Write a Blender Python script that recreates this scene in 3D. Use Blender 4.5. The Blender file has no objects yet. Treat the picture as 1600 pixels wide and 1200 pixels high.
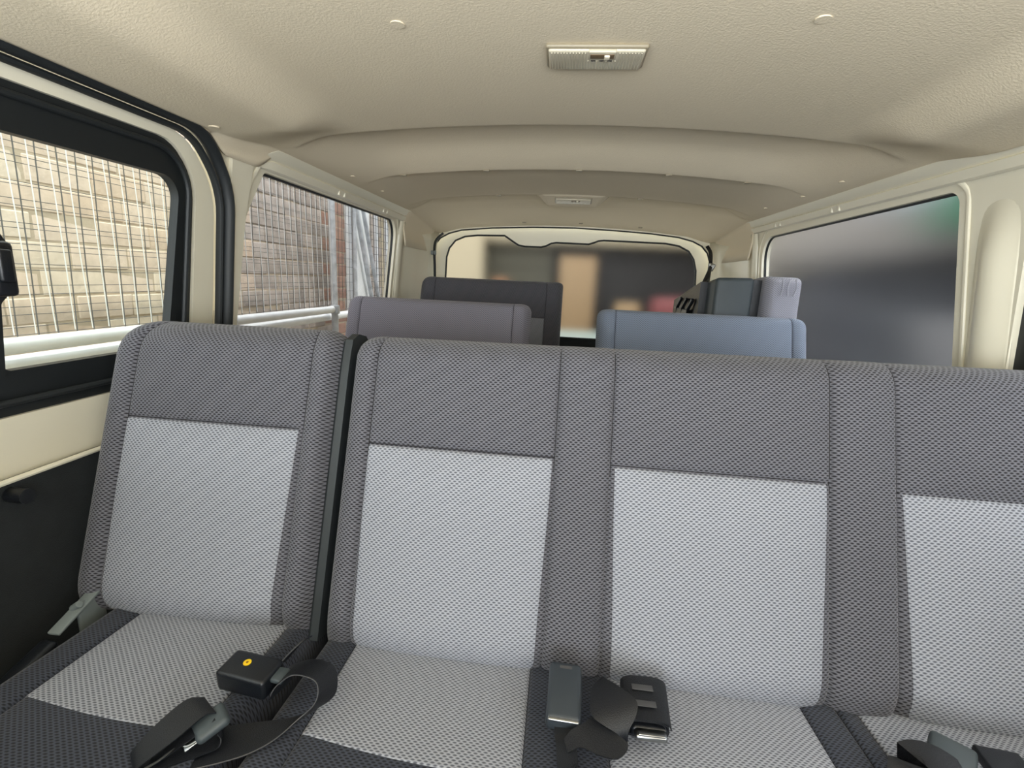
import bpy, bmesh, math, random
from mathutils import Vector, Matrix
from mathutils.geometry import delaunay_2d_cdt
random.seed(7)
C = bpy.context.scene.collection
SC = bpy.context.scene

# ------------------------------------------------------------------ camera, world, light, exposure
cam_d = bpy.data.cameras.new('camera'); cam = bpy.data.objects.new('camera', cam_d); C.objects.link(cam)
cam_d.sensor_width = 36; cam_d.lens = 760 * 36 / 1600; cam_d.clip_start = .02; cam_d.clip_end = 200
_r = Vector((0.9937078, 0.1024631, 0.0452342)); _d = Vector((0.0655847, -0.2049262, -0.9765776)); _f = Vector((-0.0907935, 0.9733995, -0.2103568))
cam.matrix_world = Matrix(((_r.x, -_d.x, -_f.x, 0), (_r.y, -_d.y, -_f.y, 0), (_r.z, -_d.z, -_f.z, 1.15), (0, 0, 0, 1)))
SC.camera = cam
w = bpy.data.worlds.new('world'); SC.world = w; w.use_nodes = True
w.node_tree.nodes['Background'].inputs[0].default_value = (.90, .96, 1.0, 1)
w.node_tree.nodes['Background'].inputs[1].default_value = 3.2
def sun(energy, el, az, angle, col):
    d = bpy.data.lights.new('sun', 'SUN'); d.energy = energy; d.angle = math.radians(angle); d.color = col
    o = bpy.data.objects.new('sun', d); C.objects.link(o)
    e, a = math.radians(el), math.radians(az)
    v = Vector((math.cos(e)*math.cos(a), math.cos(e)*math.sin(a), math.sin(e)))     # towards the sun
    o.rotation_euler = (-v).to_track_quat('-Z', 'Y').to_euler(); return o
sun(2.4, 62, -12, 1.0, (1, .95, .86))
def area(name, loc, look, sx, sy, power, col=(1, 1, 1)):
    d = bpy.data.lights.new(name, 'AREA'); d.shape = 'RECTANGLE'; d.size = sx; d.size_y = sy; d.energy = power; d.color = col
    o = bpy.data.objects.new(name, d); C.objects.link(o); o.location = loc
    o.rotation_euler = Vector(look).to_track_quat('-Z', 'Y').to_euler(); return o
# fill lamps added at the windscreen and front door windows, all behind the camera
area('windscreen_daylight', (0.03, -1.02, 1.02), (0, 1, .85), 1.5, .75, 46, (.93, .97, 1))
area('door_window_daylight', (-.76, -.50, 1.13), (1, .15, .25), .55, .42, 6, (.90, .96, 1))
area('door_window_daylight', (.82, -.50, 1.13), (-1, .15, .25), .55, .42, 7, (1, .97, .92))
SC.view_settings.view_transform = 'Standard'; SC.view_settings.look = 'None'; SC.view_settings.gamma = 1
SC.view_settings.use_curve_mapping = False; SC.view_settings.exposure = 0.15
SC.cycles.max_bounces = 14; SC.cycles.diffuse_bounces = 8; SC.cycles.transparent_max_bounces = 16; SC.cycles.transmission_bounces = 10
SC.cycles.use_denoising = True; SC.cycles.sample_clamp_indirect = 6; SC.cycles.sample_clamp_direct = 4

# ------------------------------------------------------------------ materials
def lin(c): return tuple(((x/255)/12.92 if x <= 10 else ((x/255+.055)/1.055)**2.4) for x in c) + (1,)
def N(t, ty, **kw):
    n = t.nodes.new(ty)
    for k, v in kw.items():
        if k in n.inputs: n.inputs[k].default_value = v
        else: setattr(n, k, v)
    return n
def mat(name, col, rough=.6, metal=0, bump=0, bscale=300, var=0, vscale=8, spec=.5):
    m = bpy.data.materials.new(name); m.use_nodes = True; t = m.node_tree; b = t.nodes['Principled BSDF']
    b.inputs['Base Color'].default_value = lin(col); b.inputs['Roughness'].default_value = rough
    b.inputs['Metallic'].default_value = metal; b.inputs['Specular IOR Level'].default_value = spec
    tc = N(t, 'ShaderNodeTexCoord')
    if var:
        n = N(t, 'ShaderNodeTexNoise', Scale=vscale, Detail=6.0); t.links.new(tc.outputs['Object'], n.inputs['Vector'])
        r = N(t, 'ShaderNodeMapRange'); r.inputs[1].default_value = .3; r.inputs[2].default_value = .7; r.inputs[3].default_value = 1-var; r.inputs[4].default_value = 1+var
        t.links.new(n.outputs[0], r.inputs[0])
        x = N(t, 'ShaderNodeVectorMath', operation='SCALE'); x.inputs[0].default_value = lin(col)[:3]; t.links.new(r.outputs[0], x.inputs['Scale']); t.links.new(x.outputs[0], b.inputs['Base Color'])
    if bump:
        n = N(t, 'ShaderNodeTexNoise', Scale=bscale, Detail=2.0); t.links.new(tc.outputs['Object'], n.inputs['Vector'])
        u = N(t, 'ShaderNodeBump', Strength=bump, Distance=.002); t.links.new(n.outputs[0], u.inputs['Height']); t.links.new(u.outputs[0], b.inputs['Normal'])
    return m
def fabric(name, ground, dash, amt=1.0):
    """knitted seat cloth: staggered dark dashes on a lighter ground, laid out in metres on the UV map"""
    m = bpy.data.materials.new(name); m.use_nodes = True; t = m.node_tree; b = t.nodes['Principled BSDF']; L = t.links.new
    b.inputs['Roughness'].default_value = .9; b.inputs['Sheen Weight'].default_value = .15; b.inputs['Specular IOR Level'].default_value = .2
    uv = N(t, 'ShaderNodeUVMap'); s = N(t, 'ShaderNodeSeparateXYZ'); L(uv.outputs[0], s.inputs[0])
    def M(op, a, b_=None, c=None):
        n = N(t, 'ShaderNodeMath', operation=op)
        for i, v in enumerate((a, b_, c)):
            if v is None: continue
            if isinstance(v, (int, float)): n.inputs[i].default_value = v
            else: L(v, n.inputs[i])
        return n.outputs[0]
    v = M('DIVIDE', s.outputs[1], .0037); row = M('FLOOR', v); fv = M('SUBTRACT', M('FRACT', v), .5)
    off = M('MULTIPLY', M('FLOORED_MODULO', row, 2.0), .5)
    u = M('ADD', M('DIVIDE', s.outputs[0], .0088), off); fu = M('SUBTRACT', M('FRACT', u), .5)
    d = M('SQRT', M('ADD', M('POWER', M('MULTIPLY', M('ABSOLUTE', fu), 1.75), 2.0), M('POWER', M('MULTIPLY', M('ABSOLUTE', fv), 1.5), 2.0)))
    r = N(t, 'ShaderNodeMapRange', interpolation_type='SMOOTHSTEP'); L(d, r.inputs[0]); r.inputs[1].default_value = .25; r.inputs[2].default_value = .85; r.inputs[3].default_value = 0; r.inputs[4].default_value = 1
    mx = N(t, 'ShaderNodeMix', data_type='RGBA'); L(r.outputs[0], mx.inputs[0]); mx.inputs[6].default_value = lin(dash); mx.inputs[7].default_value = lin(ground)
    L(mx.outputs[2], b.inputs['Base Color'])
    bp = N(t, 'ShaderNodeBump', Strength=.35*amt, Distance=.001); L(r.outputs[0], bp.inputs['Height']); L(bp.outputs[0], b.inputs['Normal'])
    return m
def glass(name, tint, refl=.08):
    m = bpy.data.materials.new(name); m.use_nodes = True; t = m.node_tree; t.nodes.clear()
    o = N(t, 'ShaderNodeOutputMaterial'); tr = N(t, 'ShaderNodeBsdfTransparent', Color=tint+(1,)); gl = N(t, 'ShaderNodeBsdfGlossy', Roughness=.02)
    mx = N(t, 'ShaderNodeMixShader'); mx.inputs[0].default_value = refl*.5
    t.links.new(tr.outputs[0], mx.inputs[1]); t.links.new(gl.outputs[0], mx.inputs[2]); t.links.new(mx.outputs[0], o.inputs[0]); return m
def frosted(name, tint, rough):
    m = bpy.data.materials.new(name); m.use_nodes = True; t = m.node_tree; t.nodes.clear()
    o = N(t, 'ShaderNodeOutputMaterial'); g = N(t, 'ShaderNodeBsdfGlass', Color=tint+(1,), Roughness=rough, IOR=1.12); g.distribution = 'BECKMANN'
    t.links.new(g.outputs[0], o.inputs[0]); return m
HEAD = mat('headliner_cloth', (232, 219, 193), .92, bump=.34, bscale=260, var=.02, vscale=3, spec=.2)
CREAM = mat('cream_painted_panel', (238, 232, 210), .26)
CREAM2 = mat('cream_plastic_trim', (238, 232, 211), .42)
BLACKP = mat('black_plastic', (20, 23, 28), .36, bump=.15, bscale=600)
FRAMEB = mat('black_window_frame', (27, 31, 33), .5)
RUBBER = mat('black_rubber', (34, 38, 40), .55)
DARKTRIM = mat('charcoal_side_trim', (38, 42, 44), .85, bump=.5, bscale=500, var=.15, vscale=20)
CARPET = mat('grey_floor_vinyl', (58, 58, 58), .8, bump=.4, bscale=200, var=.1)
COVER = mat('slate_plastic_shell', (62, 70, 74), .5)
FAB_D = fabric('dark_grey_knit', (106, 106, 113), (35, 35, 39))
FAB_P = fabric('pale_side_knit', (164, 164, 174), (120, 120, 130), .5)
FAB_M = fabric('mid_grey_knit', (140, 138, 148), (88, 86, 94), .6)
FAB_L = fabric('light_grey_knit', (158, 161, 169), (86, 89, 97))
FAB_C = fabric('charcoal_cushion_knit', (62, 66, 77), (23, 25, 30))
FAB_R = fabric('slate_blue_knit', (140, 151, 169), (96, 104, 119), .5)  # same seat cloth with bluish window light put into its colour
THREAD = mat('dark_seam_thread', (36, 35, 38), .9)
WEB = mat('black_seat_belt_webbing', (14, 17, 23), .45, bump=.4, bscale=900)
WEBG = mat('grey_belt_stripe', (70, 70, 72), .5)
METAL = mat('brushed_steel', (170, 172, 172), .28, metal=1)
GREYM = mat('grey_painted_metal', (118, 126, 126), .45)
YELLOW = mat('yellow_dot', (236, 196, 20), .5)
YDARK = mat('ochre_dot_mark', (130, 90, 10), .5)
LENS = mat('ribbed_lamp_lens', (206, 198, 176), .18)
BEZEL = mat('lamp_bezel', (150, 140, 118), .35)
CLEAR = glass('clear_side_glass', (.93, .95, .93)); TINT = glass('tinted_quarter_glass', (.78, .78, .79))
FROST_B = frosted('frosted_rear_glass', (.97, .97, .96), .30); FROST_R = frosted('frosted_side_glass', (.95, .95, .96), .32)
GALV = mat('galvanised_wire', (226, 228, 226), .4, metal=.0)
GALVD = mat('weathered_wire', (92, 92, 90), .6)
PIPE = mat('white_painted_pipe', (236, 240, 242), .4, var=.08, vscale=15)
PIPEG = mat('grey_steel_pipe', (178, 182, 186), .4, var=.25, vscale=25)
BRICKS = [mat('beige_rendered_brick', c, .95, bump=1, bscale=60, var=.12, vscale=22) for c in ((206, 188, 168), (210, 196, 176), (202, 182, 160), (208, 191, 172))]
BRICKG = [mat('weathered_grey_brick', c, .95, bump=1, bscale=60, var=.2, vscale=14) for c in ((176, 166, 156), (168, 158, 148), (182, 172, 162))]
BRICKR = [mat('reddish_brick', c, .95, bump=1, bscale=60, var=.16, vscale=22) for c in ((172, 138, 120), (164, 130, 114))]
MORTAR = mat('mortar', (180, 166, 144), .95, bump=.8, bscale=80, var=.1)
SHEETM = mat('pale_metal_sheet', (222, 224, 222), .5, var=.1, vscale=5)
ASPH = mat('pale_concrete_yard', (158, 154, 146), .9, var=.12, vscale=3)  # asphalt tone raised to bounce added light up onto the headliner

# ------------------------------------------------------------------ builders
ORG = {}
def mesh(name, vs, fs, m, parent=None, smooth=True, uvs=None, sharp=None):
    o0 = Vector(ORG.get(parent.name, (0, 0, 0))) if parent else Vector((0, 0, 0))
    me = bpy.data.meshes.new(name); me.from_pydata([tuple(Vector(v)-o0) for v in vs], [], fs)
    if uvs is not None:
        ul = me.uv_layers.new(name='UVMap')
        for lp in me.loops: ul.data[lp.index].uv = uvs[lp.vertex_index]
    me.materials.append(m); me.validate(); me.update()
    o = bpy.data.objects.new(name, me); C.objects.link(o)
    if parent: o.parent = parent
    ORG[o.name] = tuple(o0)
    bm = bmesh.new(); bm.from_mesh(me); bmesh.ops.recalc_face_normals(bm, faces=bm.faces); bm.to_mesh(me); bm.free()
    if smooth:
        me.shade_smooth()
        if sharp: me.set_sharp_from_angle(angle=math.radians(sharp))
    return o
def thing(name, label, cat, loc=(0, 0, 0), group=None):
    o = bpy.data.objects.new(name, None); C.objects.link(o); o.location = loc; o.empty_display_size = .05
    o['label'] = label; o['category'] = cat
    if group: o['group'] = group
    ORG[o.name] = tuple(loc); return o
def tag(o, label, cat, group=None):
    o['label'] = label; o['category'] = cat
    if group: o['group'] = group
    return o
def st(o, label=None):
    o['kind'] = 'structure'
    if label: o['label'] = label
    return o
class MB:
    """collects several simple shapes of ONE part"""
    def __init__(s): s.v = []; s.f = []
    def add(s, vs, fs):
        k = len(s.v); s.v += [tuple(v) for v in vs]; s.f += [tuple(i+k for i in f) for f in fs]; return s
    def rbox(s, c, size, r=.004, rot=None, seg=3):
        """box with rounded edges"""
        bm = bmesh.new(); bmesh.ops.create_cube(bm, size=1)
        bmesh.ops.scale(bm, vec=size, verts=bm.verts)
        if r > 0: bmesh.ops.bevel(bm, geom=bm.edges[:], offset=min(r, min(size)*.49), segments=seg, profile=.5, affect='EDGES')
        M_ = Matrix.Translation(c) @ (rot.to_4x4() if rot else Matrix.Identity(4))
        bm.verts.index_update()
        s.add([M_ @ v.co for v in bm.verts], [[v.index for v in f.verts] for f in bm.faces]); bm.free(); return s
    def tube(s, pts, r, n=8, closed=False, up=None, r2=None, caps=True):
        pts = [Vector(p) for p in pts]; k = len(pts); r2 = r2 or r; rings = []
        prev = None
        for i, p in enumerate(pts):
            a = pts[(i-1) % k] if (closed or i > 0) else p; b = pts[(i+1) % k] if (closed or i < k-1) else p
            t = (b-a).normalized()
            if up is not None: u = Vector(up)
            else: u = prev if prev is not None else (Vector((0, 0, 1)) if abs(t.z) < .9 else Vector((1, 0, 0)))
            u = (u - t*u.dot(t)).normalized(); prev = u; w_ = t.cross(u)
            rings.append([p + u*(r*math.cos(2*math.pi*j/n)) + w_*(r2*math.sin(2*math.pi*j/n)) for j in range(n)])
        vs = [q for rg in rings for q in rg]; fs = []
        for i in range(k if closed else k-1):
            for j in range(n):
                a, b = i*n, ((i+1) % k)*n
                fs.append((a+j, a+(j+1) % n, b+(j+1) % n, b+j))
        if not closed and caps: fs += [tuple(range(n)), tuple((k-1)*n+j for j in range(n))]
        return s.add(vs, fs)
    def cyl(s, a, b, r, n=16): return s.tube([a, b], r, n)
    def ribbon(s, pts, wd, width, th=.0016):
        """flat band along pts; wd = width direction per point"""
        pts = [Vector(p) for p in pts]; k = len(pts); vs = []; fs = []
        for i, p in enumerate(pts):
            a = pts[max(i-1, 0)]; b = pts[min(i+1, k-1)]; t = (b-a).normalized()
            u = Vector(wd[i] if isinstance(wd[0], (tuple, list, Vector)) else wd); u = (u-t*u.dot(t)).normalized(); n = t.cross(u)
            for du, dn in ((-.5, -.5), (.5, -.5), (.5, .5), (-.5, .5)): vs.append(p+u*width*du+n*th*dn)
        for i in range(k-1):
            for j in range(4): fs.append((i*4+j, i*4+(j+1) % 4, i*4+4+(j+1) % 4, i*4+4+j))
        fs += [(0, 1, 2, 3), tuple((k-1)*4+j for j in range(4))]
        return s.add(vs, fs)
    def strip(s, A, B, th=.0017, n=5):
        """flat band between two edge curves"""
        A, B = spline(A, n), spline(B, n); k = len(A); vs = []; fs = []
        for i in range(k):
            t = A[min(i+1, k-1)]-A[max(i-1, 0)]+B[min(i+1, k-1)]-B[max(i-1, 0)]; nn = t.cross(B[i]-A[i]).normalized()*th*.5
            vs += [A[i]-nn, B[i]-nn, B[i]+nn, A[i]+nn]
        for i in range(k-1):
            for j in range(4): fs.append((i*4+j, i*4+(j+1) % 4, i*4+4+(j+1) % 4, i*4+4+j))
        fs += [(0, 1, 2, 3), tuple((k-1)*4+j for j in range(4))]
        return s.add(vs, fs)
    def build(s, name, m, parent=None, smooth=True, sharp=40): return mesh(name, s.v, s.f, m, parent, smooth, None, sharp)
def spline(pts, n=8):
    """Catmull-Rom through pts (any dimension)"""
    P = [Vector(p) for p in pts]; out = []
    for i in range(len(P)-1):
        a = P[i-1] if i else P[0]*2-P[1]; b, c = P[i], P[i+1]; d = P[i+2] if i+2 < len(P) else P[-1]*2-P[-2]
        for j in range(n):
            t = j/n; out.append(.5*((2*b)+(c-a)*t+(2*a-5*b+4*c-d)*t*t+(3*b-a-3*c+d)*t**3))
    out.append(P[-1]); return out
def rpoly(pts, seg=6):
    """polygon with rounded corners: [(x, y, r)]"""
    out = []; n = len(pts)
    for i in range(n):
        p = Vector(pts[i][:2]); r = pts[i][2]; a = Vector(pts[i-1][:2]); b = Vector(pts[(i+1) % n][:2])
        if r <= 0: out.append(tuple(p)); continue
        da, db = (a-p).normalized(), (b-p).normalized(); ang = da.angle(db)
        if ang > 3.0: out.append(tuple(p)); continue
        L = min(r/math.tan(ang/2), (a-p).length*.49, (b-p).length*.49); r = L*math.tan(ang/2)
        s, e = p+da*L, p+db*L; c = p+(da+db).normalized()*(r/math.sin(ang/2))
        a0 = math.atan2(s.y-c.y, s.x-c.x); a1 = math.atan2(e.y-c.y, e.x-c.x); dd = (a1-a0+math.pi) % (2*math.pi)-math.pi
        for j in range(seg+1): out.append((c.x+r*math.cos(a0+dd*j/seg), c.y+r*math.sin(a0+dd*j/seg)))
    return out
def inside(p, poly):
    x, y = p; r = False; j = len(poly)-1
    for i in range(len(poly)):
        xi, yi = poly[i]; xj, yj = poly[j]
        if (yi > y) != (yj > y) and x < (xj-xi)*(y-yi)/(yj-yi)+xi: r = not r
        j = i
    return r
def resample(poly, d):
    out = []
    for i in range(len(poly)):
        a, b = Vector(poly[i]), Vector(poly[(i+1) % len(poly)]); k = max(1, int((b-a).length/d))
        for j in range(k): out.append(tuple(a+(b-a)*j/k))
    return out
def plate(name, outer, holes, fn, m, parent=None, th=.02, direction=1, grid=.08, bev=0):
    """sheet with holes cut out, mapped onto the body by fn(u, v) -> xyz, thickened along fn's normal side"""
    loops = [resample(l, grid) for l in [outer]+holes]; vs = []; es = []
    for l in loops:
        k = len(vs); vs += [Vector(p) for p in l]; es += [(k+i, k+(i+1) % len(l)) for i in range(len(l))]
    u0, u1 = min(p[0] for p in outer), max(p[0] for p in outer); v0, v1 = min(p[1] for p in outer), max(p[1] for p in outer)
    i = 1
    while u0+i*grid < u1:
        j = 1
        while v0+j*grid < v1:
            q = (u0+i*grid+.0007*j, v0+j*grid)
            if inside(q, loops[0]) and not any(inside(q, h) for h in loops[1:]): vs.append(Vector(q))
            j += 1
        i += 1
    r = delaunay_2d_cdt(vs, es, [], 0, 1e-5); P = r[0]; fs = []
    for f in r[2]:
        c = (sum(P[k].x for k in f)/3, sum(P[k].y for k in f)/3)
        if inside(c, loops[0]) and not any(inside(c, h) for h in loops[1:]): fs.append(tuple(f))
    top = [fn(p.x, p.y) for p in P]; n = len(top)
    off = direction if isinstance(direction, Vector) else Vector((direction, 0, 0))
    bot = [Vector(p)+off*th for p in top]
    cnt = {}
    for f in fs:
        for k in range(3):
            e = (f[k], f[(k+1) % 3]); cnt[tuple(sorted(e))] = cnt.get(tuple(sorted(e)), 0)+1
    sides = [(a, b, b+n, a+n) for (a, b), c in cnt.items() if c == 1]
    return mesh(name, list(top)+bot, fs+[tuple(k+n for k in reversed(f)) for f in fs]+sides, m, parent, True, None, 35)

# ------------------------------------------------------------------ van body profile
XC = .03
def hw(z):
    T = [(-.2, .93), (.5, .945), (.78, .935), (1.0, .905), (1.39, .866), (1.47, .838), (1.56, .70)]
    for (a, x), (b, y) in zip(T, T[1:]):
        if z <= b: t = max(0, (z-a)/(b-a)); return x+(y-x)*t
    return T[-1][1]
def side(sgn, inset=0.0): return lambda y, z: (XC+sgn*(hw(z)-inset), y, z)
def sm(a, b, x): t = min(1, max(0, (x-a)/(b-a))); return t*t*(3-2*t)
def interp(T, x):
    if x <= T[0][0]: return T[0][1]
    for (a, p), (b, q) in zip(T, T[1:]):
        if x <= b: return p+(q-p)*(x-a)/(b-a)
    return T[-1][1]

# floor
st(MB().rbox((XC, 1.05, -.02), (1.9, 4.3, .04), .002).build('floor', CARPET), 'grey vinyl floor of the van')
# ceiling (moulded headliner): longitudinal profile with two bows and a recess
PROF = [(-1.0, 1.532), (.80, 1.532), (1.328, 1.532), (1.335, 1.533), (1.340, 1.536), (1.345, 1.541), (1.37, 1.580), (1.41, 1.608), (1.48, 1.616), (1.56, 1.610),
        (1.66, 1.586), (1.74, 1.559), (1.80, 1.540), (1.825, 1.5335), (1.838, 1.5320), (1.843, 1.543), (1.85, 1.547), (1.95, 1.546), (2.25, 1.538), (2.335, 1.534), (2.350, 1.532), (2.356, 1.550), (2.40, 1.568), (2.50, 1.566), (2.62, 1.556), (2.75, 1.538),
        (2.88, 1.508), (2.98, 1.485), (3.06, 1.475)]
def ceil_z(X, Y):
    u = abs(X-XC); b = sum(interp(PROF, Y+d) for d in (-.004, -.002, 0, .002, .004))/5; base = 1.532 if Y < 2.5 else 1.532-(Y-2.5)*.10
    wgt = 1-sm(.58, .80, u) if Y < 2.45 else 1-sm(.66, .84, u)
    arch = .076*u*u
    k = 1-sm(1.12, 1.34, Y)
    side_drop = k*(.042*sm(.57, .68, u)-.02*max(0, u-.68))+(1-k)*.018*sm(.66, .80, u)
    return base+(b-base)*wgt-arch-side_drop
def edge_z(Y, sgn):
    if Y > 2.40: return 1.462-(1.462-1.292)*sm(2.47, 2.53, Y)
    if sgn < 0: return 1.446-.040*sm(1.08, 1.18, Y)+.054*sm(1.28, 1.38, Y)
    return 1.458
ys = sorted(set([-1.0+.05*i for i in range(82) if -1.0+.05*i < 3.06]+[p[0] for p in PROF]+[1.31, 1.32, 1.35, 1.355, 1.36, 1.365, 1.37, 1.39, 1.80, 1.81, 1.82, 1.83, 1.834, 1.840, 1.846, 1.86, 2.345, 2.362, 1.38, 1.42, 1.44, 2.354, 2.37, 2.385, 2.42]+[1.10+.012*i for i in range(22)]+[2.44+.01*i for i in range(12)]+[.60+.02*i for i in range(12)]))
ys = [y for i, y in enumerate(ys) if i == 0 or y-ys[i-1] > .0004]
us = [-.82, -.815]+[-.80+.02*i for i in range(81)]+[.815, .82]
vs = []; nx = len(us)+8
for y in ys:
    row = []
    for sgn, lst in ((-1, None), (1, None)):
        ez = edge_z(y, sgn); cz = ceil_z(XC+sgn*.82, y)
        sk = [(XC+sgn*(max(.822, min(hw(z), .86)-.013) if k else .822), y, z) for k, z in enumerate([cz+(ez-cz)*t for t in (.1, .4, .7, 1.0)])]
        if sgn < 0: row += list(reversed(sk)); row += [(XC+u, y, ceil_z(XC+u, y)) for u in us]
        else: row += sk
    vs += row
fs = [(j*nx+i, j*nx+i+1, (j+1)*nx+i+1, (j+1)*nx+i) for j in range(len(ys)-1) for i in range(nx-1)]
ceiling = st(mesh('ceiling', vs, fs, HEAD), 'cream moulded cloth headliner with shallow recesses')
sol = ceiling.modifiers.new('thick', 'SOLIDIFY'); sol.thickness = .006; sol.offset = 1
for (x, y, r) in ((-.279, .822, .011), (.337, .810, .011), (-.775, 1.075, .011), (.80, 1.62, .009), (.80, 1.86, .009), (.79, 2.15, .009), (-.745, 1.72, .009), (-.745, 2.0, .009)):
    z = ceil_z(x, y); b = MB(); b.tube([(x, y, z+.002), (x, y, z-.001), (x, y, z-.0016)], r, 16); b.build('plug', HEAD, ceiling)
for x in (-.60, -.297, .03, .337, .60): b = MB(); b.rbox((x, 1.832, ceil_z(x, 1.832)-.001), (.022, .012, .006), .002); b.build('clip', BEZEL, ceiling)
for x in (-.319, .317): b = MB(); b.rbox((x, 2.342, ceil_z(x, 2.342)-.001), (.022, .010, .006), .002); b.build('clip', BEZEL, ceiling)
for x in (-.25, .08, .42): b = MB(); b.rbox((x, 2.98, ceil_z(x, 2.98)-.001), (.022, .010, .006), .002); b.build('clip', BEZEL, ceiling)
# raised pod round the rear lamp
b = MB(); zt = 1.60
b.add([(-.15, 2.330, 1.536), (.19, 2.330, 1.536), (.24, 2.42, 1.59), (-.20, 2.42, 1.59), (-.105, 2.345, 1.528), (.145, 2.345, 1.528), (.135, 2.46, 1.500), (-.095, 2.46, 1.500), (.20, 2.56, 1.58), (-.16, 2.56, 1.58)],
      [(0, 1, 5, 4), (4, 5, 6, 7), (1, 2, 6, 5), (0, 4, 7, 3), (7, 6, 8, 9), (2, 8, 6), (3, 7, 9), (0, 3, 2, 1), (3, 9, 8, 2)])
pod = b.build('lamp_pod', HEAD, ceiling, smooth=False); bv = pod.modifiers.new('bv', 'BEVEL'); bv.width = .006; bv.segments = 3
# outer roof skin so that only the windows let light in
st(MB().rbox((XC, 1.05, 1.68), (1.86, 4.2, .03), .01).build('roof', CREAM), 'white outer roof skin')

# ------------------------------------------------------------------ left side
yF, yR = -1.0, 3.08
door_hole = rpoly([(-.9, .12, .08), (1.19, .12, .05), (1.195, 1.442, .17), (-.9, 1.442, .05)], 10)
q_hole_l = rpoly([(1.20, .86, .06), (2.43, .86, .06), (2.445, 1.405, .085), (1.345, 1.405, .015), (1.262, 1.26, .3)], 8)
wl = st(plate('wall_left', rpoly([(yF, 0, 0), (yR, 0, 0), (yR, 1.49, 0), (yF, 1.49, 0)]), [door_hole, q_hole_l], side(-1), CREAM, th=.035, direction=-1, grid=.07), 'cream side wall with quarter window')
# sliding door with its cream frame
d1 = st(plate('door_1', rpoly([(-.88, .14, .05), (1.178, .14, .05), (1.182, 1.43, .16), (-.88, 1.43, .05)], 10), [rpoly([(-.80, .88, .06), (1.105, .885, .09), (1.125, 1.41, .11), (-.80, 1.41, .05)], 8)], side(-1, -.022), CREAM, th=.03, direction=-1, grid=.07), 'cream sliding door with black framed window')
dt = plate('door_trim_panel', rpoly([(-.84, .16, .03), (1.13, .16, .03), (1.15, .778, .02), (-.84, .772, .02)], 5), [], side(-1, -.012), DARKTRIM, d1, th=.012, direction=-1, grid=.08)
b = MB(); pts = [(XC-hw(.785)+.004, y, .779+.004*math.sin(y)) for y in [-.84+.1*i for i in range(21)]]; b.tube(pts, .005, 8); b.build('trim_edge', CREAM2, d1)
b = MB(); b.tube([(XC-hw(.75)+.012-.02, .682, .752), (XC-hw(.75)+.012+.006, .682, .752), (XC-hw(.75)+.012+.012, .682, .752)], .013, 14); b.build('trim_button', BLACKP, d1)
sealp = [(XC-hw(z)+.004, y, z) for y, z in resample(rpoly([(-.9, .12, .08), (1.196, .12, .05), (1.2, 1.446, .17), (-.9, 1.446, .05)], 12), .04)]
seal = MB().tube(sealp, .016, 10, closed=True, up=(1, 0, 0), r2=.012).build('door_seal', RUBBER, wl)
sealp2 = [(XC-hw(z)-.006, y, z) for y, z in resample(rpoly([(-.9, .135, .08), (1.178, .135, .05), (1.182, 1.43, .16), (-.9, 1.43, .05)], 12), .04)]
MB().tube(sealp2, .010, 8, closed=True, up=(1, 0, 0), r2=.006).build('inner_seal_lip', RUBBER, wl)
# window in the sliding door: wide black frame, two panes, divider with latch
gl1 = rpoly([(.70, .962, .015), (1.045, .962, .03), (1.083, 1.338, .045), (.70, 1.338, .02)], 8); gl0 = rpoly([(-.70, .962, .02), (.60, .962, .02), (.60, 1.338, .02), (-.70, 1.338, .02)], 5)
w1 = st(plate('window_1', rpoly([(-.81, .875, .06), (1.108, .882, .09), (1.128, 1.416, .115), (-.81, 1.416, .05)], 10), [gl1, gl0], side(-1, -.030), FRAMEB, th=.02, direction=-1, grid=.07), 'black framed sliding window in the door')
rim = [(XC-hw(z)-.022, y, z) for y, z in resample(rpoly([(-.78, .905, .05), (1.078, .91, .07), (1.104, 1.392, .09), (-.78, 1.392, .04)], 10), .05)]
MB().tube(rim, .006, 8, closed=True, up=(1, 0, 0), r2=.006).build('frame_bead', RUBBER, w1)
plate('pane', rpoly([(.66, .95, 0), (1.07, .95, 0), (1.10, 1.35, 0), (.66, 1.35, 0)]), [], side(-1, -.042), CLEAR, w1, th=.004, direction=-1, grid=.2)
plate('pane', rpoly([(-.73, .95, 0), (.64, .95, 0), (.64, 1.35, 0), (-.73, 1.35, 0)]), [], side(-1, -.046), CLEAR, w1, th=.004, direction=-1, grid=.2)
dv = rpoly([(.60, .955, 0), (.698, .955, 0), (.699, 1.075, .01), (.714, 1.092, .01), (.714, 1.170, .015), (.704, 1.185, .02), (.700, 1.345, 0), (.60, 1.345, 0)], 5)
plate('divider', dv, [], side(-1, -.022), FRAMEB, w1, th=.02, direction=-1, grid=.1)
x = XC-hw(1.13); b = MB(); b.rbox((x-.008, .690, 1.13), (.022, .035, .085), .008); b.rbox((x+.006, .686, 1.135), (.012, .02, .05), .004); b.build('latch', BLACKP, w1)
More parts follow.
